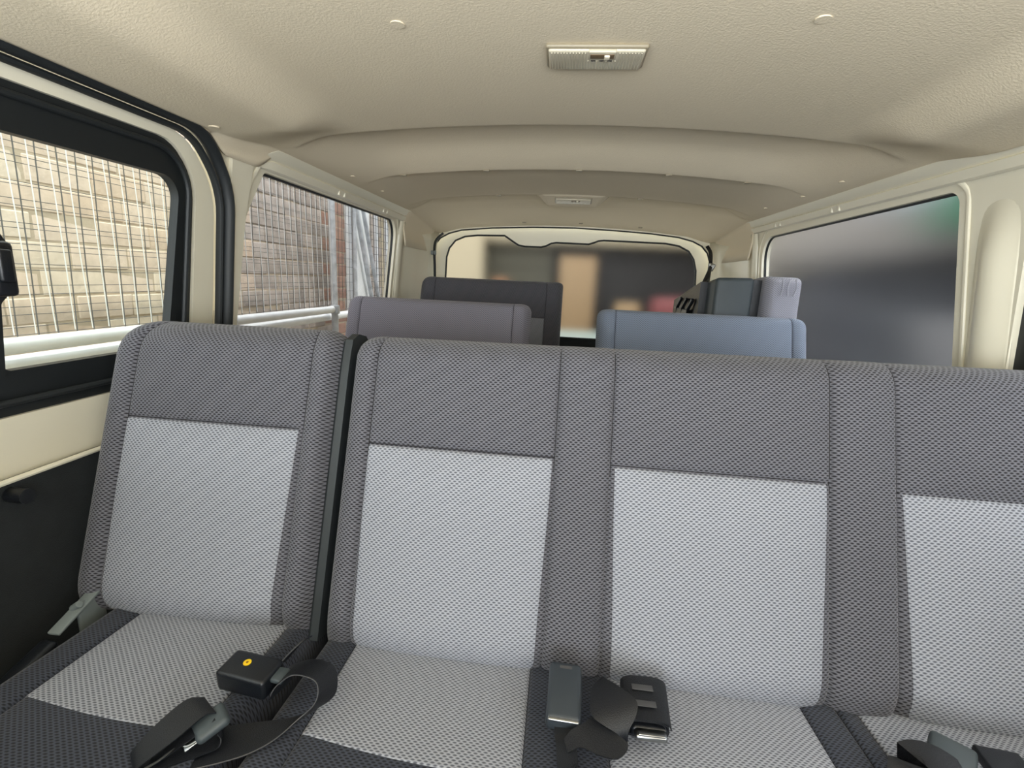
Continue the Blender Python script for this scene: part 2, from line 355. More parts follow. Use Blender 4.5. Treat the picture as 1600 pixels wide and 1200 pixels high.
# quarter window left
w2 = st(MB().tube([(XC-hw(z)-.018, y, z) for y, z in resample(q_hole_l, .04)], .006, 8, closed=True, up=(1, 0, 0), r2=.006).build('window_2', RUBBER), 'tinted rear quarter window on the mesh fence side')
plate('pane', rpoly([(1.18, .84, 0), (2.46, .84, 0), (2.47, 1.42, 0), (1.22, 1.42, 0)]), [], side(-1, -.024), TINT, w2, th=.004, direction=-1, grid=.2)
def rail(name, sgn, y0, y1, hole, lab):
    """cream rail over the quarter window with its groove and screw tabs, and the raised reveal round the opening"""
    prof = [(1.410, .004), (1.413, .013), (1.432, .015), (1.436, .009), (1.440, .015), (1.462, .022), (1.468, .018), (1.470, .0)]
    Y = [y0, y0+.015, y0+.04, y0+.08]+[y0+.08+(y1-y0-.12)*i/24 for i in range(1, 25)]+[y1-.02, y1]
    vs = []; fs = []; n = len(prof)
    for k, y in enumerate(Y):
        drop = .045*(1-sm(y0, y0+.085, y))
        for z, o in prof:
            zz = z-drop*(z-1.41)/.06; vs.append((XC+sgn*(hw(zz)-o*sm(y0-.02, y0+.10, y)), y, zz))
    for k in range(len(Y)-1): fs += [(k*n+i, k*n+i+1, (k+1)*n+i+1, (k+1)*n+i) for i in range(n-1)]
    fs += [tuple(range(n)), tuple((len(Y)-1)*n+i for i in range(n))]
    o = mesh(name, vs, fs, CREAM2, None, True, None, 30); st(o, lab)
    for y in (1.78, 2.22):
        for dy in (-.022, .022): b = MB(); b.rbox((XC+sgn*(hw(1.425)-.010), y+dy, 1.424), (.012, .014, .022), .003); b.build('screw_tab', CREAM2, o)
    return o
rail('trim_1', -1, 1.27, 2.56, q_hole_l, 'cream rail above the quarter window beside the fence')
# raised reveal behind the quarter window, pillar skin and its edge
def pillar_rear(name, sgn, lab):
    prof = [(2.47, .002), (2.485, .012), (2.52, .014), (2.535, .006), (2.56, .004), (2.585, .006), (2.60, .012), (2.80, .014), (2.95, .03), (3.06, .05)]
    Z = [.55+.05*i for i in range(17)]+[1.41]; vs = []; n = len(prof)
    for z in Z:
        for y, o in prof: vs.append((XC+sgn*(hw(z)-o), y-.012*max(0, z-1.3), z))
    fs = [(k*n+i, k*n+i+1, (k+1)*n+i+1, (k+1)*n+i) for k in range(len(Z)-1) for i in range(n-1)]
    o = mesh(name, vs, fs, CREAM, None, True, None, 50); so = o.modifiers.new('s', 'SOLIDIFY'); so.thickness = .003; so.offset = 0
    return st(o, lab)
pillar_rear('trim_2', -1, 'cream rear pillar cover, fence side')
# middle pillar cover left, the step beside the seal
def plank(name, sgn, pts, inset, m, lab, th=.010, parent=None):
    o = plate(name, rpoly(pts, 6), [], side(sgn, inset), m, parent, th=th, direction=sgn, grid=.07)
    if lab: st(o, lab)
    return o
plank('trim_3', -1, [(1.205, .5, 0), (1.220, .5, 0), (1.236, 1.02, .1), (1.262, 1.28, .05), (1.285, 1.418, .01), (1.20, 1.418, .01)], .008, CREAM2, 'cream pillar cover between door and quarter window')
plank('baseboard_left', -1, [(1.22, .01, 0), (3.03, .01, 0), (3.03, .80, 0), (1.22, .80, 0)], .012, DARKTRIM, 'charcoal lower side trim behind the door')

# ------------------------------------------------------------------ right side
q_hole_r = rpoly([(1.232, .84, .06), (2.41, .84, .06), (2.43, 1.386, .10), (1.288, 1.396, .035)], 8)
f_hole_r = rpoly([(-.85, .88, .06), (1.108, .88, .06), (1.098, 1.395, .07), (-.85, 1.395, .05)], 8)
wr = st(plate('wall_right', rpoly([(yF, 0, 0), (yR, 0, 0), (yR, 1.49, 0), (yF, 1.49, 0)]), [f_hole_r, q_hole_r], side(1), CREAM, th=.035, direction=1, grid=.07), 'cream side wall with broad pillar')
rail('trim_4', 1, -.95, 2.56, q_hole_r, 'cream rail above the frosted quarter window')
pillar_rear('trim_5', 1, 'cream rear pillar cover behind folded seat')
plank('baseboard_right', 1, [(-.98, .01, 0), (3.03, .01, 0), (3.03, .80, 0), (-.98, .80, 0)], .012, DARKTRIM, 'charcoal lower side trim, pillar side')
# rounded channel down the pillar
Z = [.55+.03*i for i in range(30)]; prof = [(1.108+.115*i/12, -.003+.023*math.sin(math.pi*i/12)**1.3) for i in range(13)]
vs = []; n = len(prof)
for z in Z:
    k = 1-sm(1.22, 1.40, z)
    for y, o in prof: vs.append((XC+hw(z)-o*k+.003*(1-k), y+.03*(z-1.2), z))
ch = mesh('trim_6', vs, [(k*n+i, k*n+i+1, (k+1)*n+i+1, (k+1)*n+i) for k in range(len(Z)-1) for i in range(n-1)], CREAM)
st(ch, 'rounded belt channel down the broad pillar'); so = ch.modifiers.new('s', 'SOLIDIFY'); so.thickness = .002; so.offset = 0
w3 = st(MB().tube([(XC+hw(z)+.016, y, z) for y, z in resample(q_hole_r, .04)], .0055, 8, closed=True, up=(1, 0, 0), r2=.0055).build('window_3', RUBBER), 'frosted rear quarter window with a dark view')
plate('pane', rpoly([(1.16, .82, 0), (2.45, .82, 0), (2.45, 1.41, 0), (1.16, 1.41, 0)]), [], side(1, -.022), FROST_R, w3, th=.004, direction=1, grid=.2)
w4 = st(plate('window_4', f_hole_r, [rpoly([(-.81, .92, .04), (1.078, .92, .05), (1.066, 1.36, .05), (-.81, 1.36, .04)], 8)], side(1, -.014), FRAMEB, th=.02, direction=1, grid=.07), 'black framed window before the broad pillar')
plate('pane', rpoly([(-.83, .90, 0), (1.09, .90, 0), (1.08, 1.38, 0), (-.83, 1.38, 0)]), [], side(1, -.026), FROST_R, w4, th=.004, direction=1, grid=.2)

for sgn, W_, hl in ((-1, wl, [(1.17, .82, .08), (2.465, .82, .08), (2.478, 1.432, .11), (1.322, 1.432, .03), (1.232, 1.26, .3)]), (1, wr, [(1.203, .82, .08), (2.44, .82, .08), (2.46, 1.416, .12), (1.262, 1.424, .06)])):
    MB().tube([(XC+sgn*(hw(z)-.001), y, z) for y, z in resample(rpoly(hl, 8), .04)], .0045, 8, closed=True, up=(1, 0, 0), r2=.006).build('reveal_bead', CREAM, W_)
# ------------------------------------------------------------------ rear wall and tailgate
arc = [(-.80, .55), (-.832, .9), (-.840, 1.22), (-.832, 1.275), (-.812, 1.335), (-.775, 1.382), (-.72, 1.412), (-.642, 1.434), (-.45, 1.453), (-.2, 1.466), (.054, 1.470), (.30, 1.463), (.50, 1.453), (.66, 1.438), (.745, 1.418), (.80, 1.392), (.838, 1.352), (.858, 1.30), (.868, 1.22), (.87, .9), (.84, .55)]
wb = st(plate('wall_rear', [(-.95, .0), (1.0, .0), (1.0, 1.2), (.90, 1.5), (.7, 1.6), (-.64, 1.6), (-.84, 1.5), (-.95, 1.2)], [arc], lambda x, z: (x, 3.06, z), CREAM, th=.03, direction=Vector((0, 1, 0)), grid=.07), 'cream body frame round the tailgate')
gw = [(-.735, .80), (-.752, 1.10), (-.745, 1.27), (-.728, 1.325), (-.69, 1.372), (-.63, 1.398), (-.55, 1.408), (-.38, 1.412), (-.368, 1.405), (-.315, 1.372), (-.29, 1.358), (-.25, 1.352), (-.15, 1.352), (-.12, 1.36), (-.09, 1.376), (-.06, 1.382), (.14, 1.380), (.17, 1.390), (.20, 1.402), (.23, 1.406), (.60, 1.402), (.68, 1.390), (.74, 1.362), (.775, 1.315), (.795, 1.25), (.806, 1.10), (.80, .80)]
tg = st(plate('door_2', [(-.86, .12), (.89, .12), (.89, 1.25), (.86, 1.40), (.75, 1.47), (.5, 1.50), (-.46, 1.50), (-.72, 1.47), (-.83, 1.40), (-.86, 1.25)], [gw], lambda x, z: (x, 3.13, z), CREAM2, th=.02, direction=Vector((0, 1, 0)), grid=.07), 'tailgate with cream trim and handle recess')
MB().tube([(x, 3.128, z) for x, z in resample(gw, .04)], .0055, 8, closed=True, up=(0, 1, 0)).build('glass_seal', RUBBER, tg)
plate('lower_panel', rpoly([(-.80, .15, .03), (.83, .15, .03), (.83, .80, .02), (-.80, .80, .02)]), [], lambda x, z: (x, 3.118, z), DARKTRIM, tg, th=.012, direction=Vector((0, 1, 0)), grid=.2)
MB().tube([(x, 3.075, z) for x, z in resample(arc, .04)], .007, 8, closed=True, up=(0, 1, 0)).build('tailgate_seal', RUBBER, wb)
w5 = st(plate('window_5', [(-.78, .78), (.83, .78), (.83, 1.43), (-.78, 1.43)], [], lambda x, z: (x, 3.155, z), FROST_B, th=.004, direction=Vector((0, 1, 0)), grid=.3), 'frosted rear window of the tailgate')

# ------------------------------------------------------------------ seats
def E(d, R): e = min(max(d, 0), R)/R; return math.sqrt(max(0, 1-(1-e)**2))
def lines(a, b, step, marks, fine=(0, .0012, .0028, .005, .009, .015)):
    L = {round(a+(b-a)*i/max(1, round((b-a)/step)), 5) for i in range(max(1, round((b-a)/step))+1)}
    for m_ in marks:
        for f in fine:
            for s_ in (-1, 1):
                if a <= m_+s_*f <= b: L.add(round(m_+s_*f, 5))
    for f in (.001, .003, .006, .010, .015, .021, .028): L.add(round(a+f, 5)); L.add(round(b-f, 5))
    out = []
    for v in sorted(L):
        if not out or v-out[-1] > .0006: out.append(v)
    return out
class Pad:
    """upholstered pad: x across, s along, depth outwards; P0 origin, S unit vector along s, Nn unit normal"""
    def __init__(s, x0, x1, H, Tf, Tb, R, seams, sins, P0, S, Nn, corner=(.03, .03), puff=.010, ins=None, bow=0, hx=()):
        s.x0, s.x1, s.H, s.Tf, s.Tb, s.R, s.seams, s.sins = x0, x1, H, Tf, Tb, R, seams, sins
        s.P0, s.S, s.N = Vector(P0), Vector(S).normalized(), Vector(Nn).normalized(); s.corner = corner; s.puff = puff; s.ins = ins or []; s.bow = bow; s.hx = hx; s.rise = 0; s.tilt = 0
        s.nodes = [x0]+sorted(seams)+[x1]
    def depth(s, x, t, xl=None, xr=None):
        RL, RR, RT, RB = s.R
        d = s.Tf*E(x-(xl if xl is not None else s.x0), RL)*E((xr if xr is not None else s.x1)-x, RR)*E(s.H-t, RT)*E(t, RB)
        k = E(x-s.x0, RL)*E(s.x1-x, RR)*E(s.H-t, RT)
        for a, b in zip(s.nodes, s.nodes[1:]):
            if a <= x <= b:
                q = (x-a)/(b-a)
                if a == s.x0: q = .5+.5*q
                elif b == s.x1: q = .5*q
                f = 1-(2*q-1)**4
                isin = any(i0-.002 <= a and b <= i1+.002 for i0, i1 in s.ins) and s.sins is not None
                if isin:
                    sn = s.sins-s.tilt*(.5*(a+b)-s.x0)
                    if t > sn: g = 1-(abs(2*(t-sn)/(s.H-sn)-1))**3
                    else: g = 1-(max(0, 1-2*(sn-t)/sn))**6
                    d += s.puff*f*g*k - .004*math.exp(-((t-sn)/.0035)**2)*k
                else: d += s.puff*.8*f*k
                break
        for q in s.seams: d -= .0035*math.exp(-((x-q)/.0026)**2)*k
        for q in s.hx: d -= .006*math.exp(-((x-q)/.003)**2)*k
        return d
    def pt(s, x, t, off=0, back=False):
        cl, cr = s.corner; xl = s.x0; xr = s.x1
        if t > s.H-cl: xl = s.x0+cl-math.sqrt(max(0, cl*cl-(t-s.H+cl)**2))
        if t > s.H-cr: xr = s.x1-cr+math.sqrt(max(0, cr*cr-(t-s.H+cr)**2))
        # pull only the border columns in
        X = x
        if x < s.x0+cl*1.6: q = (x-s.x0)/(cl*1.6); X = xl+(s.x0+cl*1.6-xl)*q
        if x > s.x1-cr*1.6: q = (s.x1-x)/(cr*1.6); X = xr-(xr-(s.x1-cr*1.6))*q
        d = -s.Tb*E(x-s.x0, .03)*E(s.x1-x, .03)*E(s.H-t, .03)*E(t, .03) if back else s.depth(x, t)+off
        t2 = s.H-(s.H-t)*(1+s.bow*(x-s.x0)); q_ = x-s.x0
        return s.P0+Vector((X, 0, s.rise*q_))+s.S*t2+s.N*d
    def body(s, name, m, parent, step=.014):
        xs = lines(s.x0, s.x1, step, list(s.seams)+list(s.hx)); ts = lines(0, s.H, step, [s.sins] if s.sins else [])
        nx, nt = len(xs), len(ts); vs = []; uv = []
        for t in ts:
            for x in xs: vs.append(s.pt(x, t)); uv.append((x, t))
        k = len(vs)
        for t in ts:
            for x in xs: vs.append(s.pt(x, t, back=True)); uv.append((x, t))
        fs = []
        for j in range(nt-1):
            for i in range(nx-1):
                a = j*nx+i; fs.append((a, a+1, a+nx+1, a+nx)); fs.append((k+a, k+a+nx, k+a+nx+1, k+a+1))
        for j in range(nt-1):
            for i in (0, nx-1): a = j*nx+i; fs.append((a, a+nx, k+a+nx, k+a))
        for i in range(nx-1):
            for j in (0, nt-1): a = j*nx+i; fs.append((a, a+1, k+a+1, k+a))
        o = mesh(name, vs, fs, m, parent, True, uv); return o
    def patch(s, name, i0, i1, t0, t1, m, parent, off=.0012, step=.012, shape=None):
        """sewn-in insert: follows the pad surface, sits a hair proud and turns in at the seam"""
        xs = lines(i0, i1, step, [], ); ts = lines(t0, t1, step, [])
        nx, nt = len(xs), len(ts); vs = []; uv = []
        for j, t in enumerate(ts):
            for i, x in enumerate(xs):
                X, T = (x, t) if shape is None else shape(x, t)
                e = -off*1.2 if (i in (0, nx-1) or j in (0, nt-1)) else off
                vs.append(s.pt(X, T, e)); uv.append((X, T))
        fs = [(j*nx+i, j*nx+i+1, (j+1)*nx+i+1, (j+1)*nx+i) for j in range(nt-1) for i in range(nx-1)]
        return mesh(name, vs, fs, m, parent, True, uv)
def seam_cord(pad, x, t0, t1, parent, name='seam'):
    n = 24; b = MB(); b.tube([pad.pt(x, t0+(t1-t0)*i/n, .0002) for i in range(n+1)], .0009, 5); return b.build(name, THREAD, parent)
def seam_cross(pad, t, x0, x1, parent, name='seam'):
    n = 24; b = MB(); b.tube([pad.pt(x0+(x1-x0)*i/n, t, .0006) for i in range(n+1)], .0009, 5); return b.build(name, THREAD, parent)
LEAN = .34; Sb = Vector((0, LEAN, 1)).normalized(); Nb = Vector((0, -1, LEAN)).normalized()
def back_pad(x0, x1, ytop, ztop, H, seams, sins, ins, corner, R, Tf=.06, Tb=.05, puff=.010):
    # the front face passes through (ytop, ztop)
    top = Vector((0, ytop, ztop))-Nb*Tf; P0 = top-Sb*H
    return Pad(x0, x1, H, Tf, Tb, R, seams, sins, P0, Sb, Nb, corner, puff, ins)
def cushion_pad(x0, x1, yb, yf, zb, zf, seams, ins, puff=.006, hx=(), R=(.03, .03, .05, .05), Tf=.06, Tb=.07):
    S_ = Vector((0, yf-yb, zf-zb)); H = S_.length; S_.normalize(); Nn = Vector((0, S_.z, -S_.y)) if S_.y < 0 else Vector((0, -S_.z, S_.y))
    P0 = Vector((0, yb, zb))-Nn*Tf
    return Pad(x0, x1, H, Tf, Tb, R, seams, None, P0, S_, Nn, (.03, .03), puff, ins, 0, hx)
def seat_base(parent, x0, x1, y0, y1, ztop):
    b = MB()
    b.rbox(((x0+x1)/2, (y0+y1)/2, ztop-.02), (x1-x0-.06, y1-y0-.06, .03), .006); b.build('seat_frame', BLACKP, parent)
    for x in (x0+.08, x1-.08):
        for y in (y0+.07, y1-.07):
            b = MB(); b.rbox((x, y, (ztop-.035)/2), (.035, .045, ztop-.035), .005); b.rbox((x, y, .008), (.07, .09, .014), .003); b.build('leg', GREYM, parent)

# --- folding seat beside the sliding door
zc = .525
s1 = thing('folding_seat', 'narrow single folding seat beside the sliding door, light grey centre panel', 'seat', (-.62, .62, 0))
HB = .565
p = back_pad(-.872, -.404, .872, 1.052, HB, [-.803, -.455], .368, [(-.803, -.455)], (.085, .045), (.06, .03, .06, .07), Tf=.06, puff=.015)
bk = p.body('backrest', FAB_D, s1, .013)
def sh_back(i0, i1, tl, r=.035):
    """insert outline narrowing to a rounded foot"""
    def f(x, t):
        c = (i0+i1)/2; q = (x-c)/((i1-i0)/2); k = 1-.055*(1-sm(tl, .368, t)) 
        if t < tl+r: k -= (r-math.sqrt(max(0, r*r-(tl+r-t)**2)))/((i1-i0)/2)
        return c+q*k*(i1-i0)/2, t
    return f
p.patch('insert_panel', -.803, -.462, .004, .366, FAB_L, bk, shape=sh_back(-.803, -.462, .004))
seam_cord(p, -.803, .366, HB-.01, bk); seam_cord(p, -.455, .366, HB-.01, bk); seam_cross(p, .3685, -.803, -.455, bk)
# black plastic side cover of the folding seat
b = MB(); pr_ = [(-.026, 0), (-.026, HB-.09), (-.018, HB-.05), (.0, HB-.022), (.025, HB-.006), (.06, HB-.002), (.10, HB-.02), (.10, 0)]
vs = []
for xx in (-.408, -.403, -.393, -.389):
    for d_, t in pr_:
        ins_ = .004 if xx in (-.408, -.386) else 0; vs.append(p.P0+Vector((xx, 0, 0))+Sb*max(0, t-ins_)+Nb*(p.Tf-.022-d_-ins_*.5 if d_ > 0 else p.Tf-.022-d_*.2-ins_))
n = len(pr_); fs = [(k*n+i, k*n+(i+1) % n, (k+1)*n+(i+1) % n, (k+1)*n+i) for k in range(3) for i in range(n)]+[tuple(range(n)), tuple(3*n+i for i in range(n))]
sc = mesh('side_cover', vs, fs, mat('dark_slate_plastic', (40, 45, 47), .55), bk, True, None, 30); sc['label'] = 'smooth slate plastic side cover'
c = cushion_pad(-.795, -.398, .80, .20, .522, .56, [-.722, -.447], [(-.722, -.447)])
cu = c.body('cushion', FAB_C, s1, .015)
def sh_c(i0, i1, t1, sag, skew=0.0):
    def f(x, t):
        q = (x-i0)/(i1-i0); k = t/t1; return x+skew*k*(q-.5), t+sag*k**3*(1-(2*q-1)**2)+.02*k**3*q
    return f
c.patch('insert_panel', -.722, -.447, .0, .290, FAB_L, cu, shape=sh_c(-.722, -.447, .290, .01))
seat_base(s1, -.79, -.40, .22, .70, .46)
b = MB(); q = Matrix.Rotation(.35, 3, 'X'); b.rbox((-.815, .672, .545), (.022, .085, .006), .002, rot=q); b.rbox((-.815, .70, .50), (.008, .05, .11), .003); b.cyl((-.822, .675, .548), (-.808, .675, .558), .006, 10)
b.build('hinge_bracket', GREYM, s1)
b = MB(); b.rbox((-.812, .590, .510), (.03, .075, .022), .007, rot=Matrix.Rotation(.25, 3, 'X')); b.rbox((-.822, .545, .495), (.018, .03, .02), .005); b.build('release_strap', BLACKP, s1)

# --- three place bench
s2 = thing('bench_seat', 'three place bench seat with light grey centre panels next to the folding seat', 'seat', (.28, .62, 0))
xs_ = [-.328, .005, .101, .4575, .560, .905]
p = back_pad(-.384, .945, .866, 1.046, HB+.005, xs_, .368, [(-.328, .005), (.101, .4575), (.560, .905)], (.045, .045), (.05, .05, .05, .07))
p.puff = .015; p.bow = .035; p.rise = .006; p.tilt = .012
bk = p.body('backrest', FAB_D, s2, .014)
for i0, i1 in ((-.328, .002), (.108, .4515), (.567, .899)):
    p.patch('insert_panel', i0, i1, .004, .366-.012*(.5*(i0+i1)+.384), FAB_L, bk, shape=sh_back(i0, i1, .004, .03))
for x in xs_: seam_cord(p, x, .343, HB-.012, bk)
for a, e in ((-.328, .005), (.101, .4575), (.560, .905)): seam_cross(p, .3685-.012*(.5*(a+e)+.384), a, e, bk)
c = cushion_pad(-.384, .945, .80, .20, .512, .550, [-.317, -.012, .105, .418, .505, .85], [], hx=(.472, .045))
c.rise = -.014
cu = c.body('cushion', FAB_C, s2, .016)
for i0, i1 in ((-.317, -.012), (.105, .418), (.505, .85)): c.patch('insert_panel', i0, i1, .0, .280, FAB_L, cu, shape=sh_c(i0, i1, .280, .012))
seat_base(s2, -.38, .94, .22, .70, .45)

# --- unseen front seats behind the camera, added to shade the lower bench
for k, (a, e) in enumerate(((-.80, -.14), (.20, .84))):
    t = thing('front_seat', ['front seat on the sliding door side, facing away', 'front seat on the broad pillar side, facing away'][k], 'seat', ((a+e)/2, -.5, 0))
    p = Pad(a, e, .56, .06, .06, (.05, .05, .05, .05), [], None, (0, -.36, .47), (0, .25, 1), (0, -1, .25), (.08, .08), .006)
    bk = p.body('backrest', FAB_D, t, .03)
    cushion_pad(a, e, -.38, -.86, .50, .53, [], []).body('cushion', FAB_C, t, .03); seat_base(t, a, e, -.84, -.4, .42)
# --- second row and rear row
def rear_seat(name, label, x0, x1, ytop, ztop, mats, corner, bol=.065, insdrop=.205, group=None):
    s = thing(name, label, 'seat', ((x0+x1)/2, ytop-.2, 0), group); H = .60
    i0, i1 = x0+bol, x1-bol
    p = back_pad(x0, x1, ytop, ztop+.010, H, [i0, i1], H-insdrop, [(i0, i1)], corner, (.045, .045, .035, .06))
    bk = p.body('backrest', mats[0], s, .02)
    p.patch('insert_panel', i0+.003, i1-.003, .012, H-insdrop-.002, FAB_L, bk, step=.025)
    seam_cord(p, i0, H-insdrop, H-.008, bk); seam_cord(p, i1, H-insdrop, H-.008, bk)
    zb = ztop-.52
    c = cushion_pad(x0+.01, x1-.01, ytop-.16, ytop-.66, zb+.02, zb+.05, [i0, i1], [])
    cu = c.body('cushion', FAB_C, s, .03)
    c.patch('insert_panel', i0+.003, i1-.003, .0, .30, FAB_L, cu, step=.03)
    seat_base(s, x0, x1, ytop-.64, ytop-.18, zb-.05); return s
rear_seat('double_seat', 'dark grey seat back beside the fence side quarter window, in the second row', -.838, -.114, 1.85, 1.062, (FAB_M,), (.05, .03))
rear_seat('double_seat', 'slate blue seat back across the aisle, in front of the folded seat', .137, .890, 1.85, 1.060, (FAB_R,), (.03, .045))
rear_seat('double_seat', 'dark rear seat back directly under the rear window, showing a light panel strip', -.790, .002, 2.70, 1.148, (FAB_D,), (.06, .02), bol=.088, insdrop=.215)

# --- rear seat folded up against the right wall
fs_ = thing('folded_rear_seat', 'seat folded upright against the wall, grey cushion and black plastic underside', 'seat', (.76, 2.2, 0))
Pc = Pad(.772, .905, .55, .05, .30, (.035, .03, .03, .03), [], None, Vector((0, 2.00, .655)), Vector((0, .03, 1)), Vector((0, -1, .03)), (.012, .02), .004)
cf = Pc.body('cushion', FAB_P, fs_, .02)
for k, (x, dx) in enumerate(((.815, .004), (.840, -.005), (.862, .006))):
    b = MB(); b.tube([(x, 1.950, 1.197), (x+dx*.6, 1.9488, 1.180), (x+dx*.9, 1.9492, 1.160), (x-dx*.2, 1.9512, 1.135)], .0028, 6); b.build('fabric_pucker', FAB_P, cf)
b = MB()
def blk(b, x0, x1, y0, y1, z0, z1, tl=0, tb=0):
    """block whose top falls by tl towards low x and by tb towards the back"""
    v = [(x0, y0, z0), (x1, y0, z0), (x1, y1, z0), (x0, y1, z0), (x0, y0, z1-tl), (x1, y0, z1), (x1, y1, z1-tb), (x0, y1, z1-tl-tb)]
    return b.add(v, [(0, 1, 5, 4), (1, 2, 6, 5), (2, 3, 7, 6), (3, 0, 4, 7), (4, 5, 6, 7), (0, 3, 2, 1)])
blk(b, .588, .732, 1.99, 2.42, .60, 1.198, .004, .05)
sh_ = b.build('underside_shell', COVER, fs_, smooth=False); bv = sh_.modifiers.new('b', 'BEVEL'); bv.width = .016; bv.segments = 4; sh_.data.shade_smooth()
sh_['label'] = 'smooth slate plastic underside shell'
b = MB(); blk(b, .728, .778, 2.03, 2.42, .60, 1.19); b.build('hinge_side', BLACKP, fs_, smooth=False)  # black block filling the gap between shell and cushion
b = MB(); blk(b, .560, .592, 2.10, 2.55, .60, 1.175, .0, .09); fr = b.build('seat_frame', BLACKP, fs_, smooth=False)
b = MB()
for k in range(3): b.tube([(.552, 2.16+.10*k, 1.10), (.545, 2.20+.10*k, 1.06), (.552, 2.22+.10*k, 1.0)], .008, 6)
b.rbox((.552, 2.34, 1.03), (.02, .25, .05), .006); b.build('latch_mechanism', BLACKP, fs_)
for y in (2.12, 2.45): b = MB(); b.rbox((.66, y, .30), (.05, .06, .60), .006); b.build('leg', GREYM, fs_)

# ------------------------------------------------------------------ lamps on the headliner
def lamp(label, cx, cy, cz, W, D, tilt):
    t = thing('dome_lamp', label, 'lamp', (cx, cy, cz)); q = Matrix.Rotation(tilt, 3, 'X')
    def T(v): return q @ Vector(v)+Vector((cx, cy, cz))
    def rb(name, c, size, r, m, par): b = MB(); b.rbox(T(c), size, r, rot=q); return b.build(name, m, par)
    rb('bezel', (0, 0, .001), (W, D, .008), .0035, BEZEL, t)
    ln = rb('lens', (0, .001, -.003), (W*.95, D*.90, .008), .0035, LENS, t)
    b = MB()
    for i in range(30):
        x = -W*.44+W*.88*i/29
        if abs(x-.01) < W*.145: y0, y1 = -D*.38, D*-.02
        else: y0, y1 = -D*.38, D*.38
        # the switch window sits at the near edge
        if abs(x-.01) < W*.145: y0, y1 = -D*.02, D*.38
        b.tube([T((x, y0, -.0072)), T((x, y1, -.0072))], .0011, 5)
    r_ = b.build('lens_rib', LENS, ln); r_['kind'] = 'stuff'
    rb('switch_frame', (.01, -D*.27, -.0055), (W*.27, D*.36, .006), .002, LENS, t)
    wn = rb('switch_slot', (.01, -D*.27, -.0080), (W*.235, D*.19, .003), .001, mat('switch_slot_brown', (110, 92, 66), .5), t)
    rb('switch', (.018, -D*.27, -.0095), (W*.055, D*.17, .006), .002, mat('ivory_switch', (240, 230, 205), .4), t)
    for k in (-1, 0, 1): rb('switch_mark', (.01+k*W*.085, -D*.02, -.0075), (W*.045, D*.03, .001), 0, THREAD, t)
    return t
lamp('front dome lamp with ribbed lens and sliding switch, nearest the camera', .030, .938, 1.528, .168, .080, 0)
lamp('small dome lamp in the pod near the tailgate', .022, 2.385, 1.517, .170, .060, -.22)

# ------------------------------------------------------------------ belts on the cushions
zs = .560
# A: left buckle with yellow dot
t = thing('seat_belt_buckle', 'black belt buckle with a yellow dot lying on the folding seat', 'buckle', (-.43, .575, .55))
q = Matrix.Rotation(math.radians(-7), 3, 'Z') @ Matrix.Rotation(math.radians(4), 3, 'X')
bc = Vector((-.4165, .5665, .5685))
b = MB(); b.rbox(bc, (.080, .046, .033), .006, rot=q, seg=4); hs = b.build('housing', BLACKP, t)
b = MB(); b.rbox(bc+q@Vector((-.0365, 0, 0)), (.010, .042, .028), .004, rot=q); b.build('release_button', BLACKP, hs)
cc = bc+q@Vector((-.006, .003, 0))
b = MB(); b.tube([cc+q@Vector((0, 0, .0160)), cc+q@Vector((0, 0, .0174))], .0056, 18); dd = b.build('warning_dot', YELLOW, hs); dd['label'] = 'round yellow dot'
b = MB(); b.tube([cc+q@Vector((0, 0, .0172)), cc+q@Vector((0, 0, .0178))], .0018, 10); b.build('dot_mark', YDARK, hs)
b = MB(); b.rbox(bc+q@Vector((.046, .004, .006)), (.022, .024, .008), .003, rot=q); b.build('anchor_plate', COVER, t)
b = MB(); b.strip([(-.376, .585, .578), (-.368, .596, .586), (-.362, .612, .592), (-.360, .625, .588)], [(-.372, .575, .590), (-.362, .586, .600), (-.352, .602, .606), (-.348, .618, .600)], .002); b.build('stalk', WEB, t)
# B: loop of webbing and folded strap with tongue
t = thing('seat_belt', 'black seat belt looped across the seats and folded round its tongue at the front', 'seat belt', (-.38, .50, .55))
EA = [(-.370, .555, .566), (-.366, .556, .579), (-.357, .560, .591), (-.336, .562, .606), (-.307, .560, .605), (-.297, .555, .595), (-.298, .545, .580), (-.317, .533, .563), (-.334, .506, .558), (-.356, .484, .557), (-.384, .468, .557), (-.413, .455, .557), (-.446, .438, .557), (-.464, .436, .563), (-.461, .437, .574), (-.432, .462, .592), (-.414, .488, .602), (-.404, .496, .600)]
EB = [(-.366, .598, .556), (-.362, .599, .567), (-.366, .603, .579), (-.332, .605, .594), (-.303, .603, .593), (-.290, .596, .583), (-.284, .576, .568), (-.302, .556, .561), (-.329, .538, .560), (-.359, .528, .560), (-.395, .517, .560), (-.429, .500, .560), (-.467, .471, .560), (-.486, .455, .567), (-.482, .455, .579), (-.467, .479, .596), (-.450, .503, .606), (-.432, .512, .604)]
b = MB(); b.strip(EA, EB, .0017, 6); b.build('webbing', WEB, t)
b = MB(); b.tube(spline(EA, 6)[3:78], .0009, 5); e_ = b.build('webbing_edge', WEBG, t); e_['label'] = 'pale woven edge'
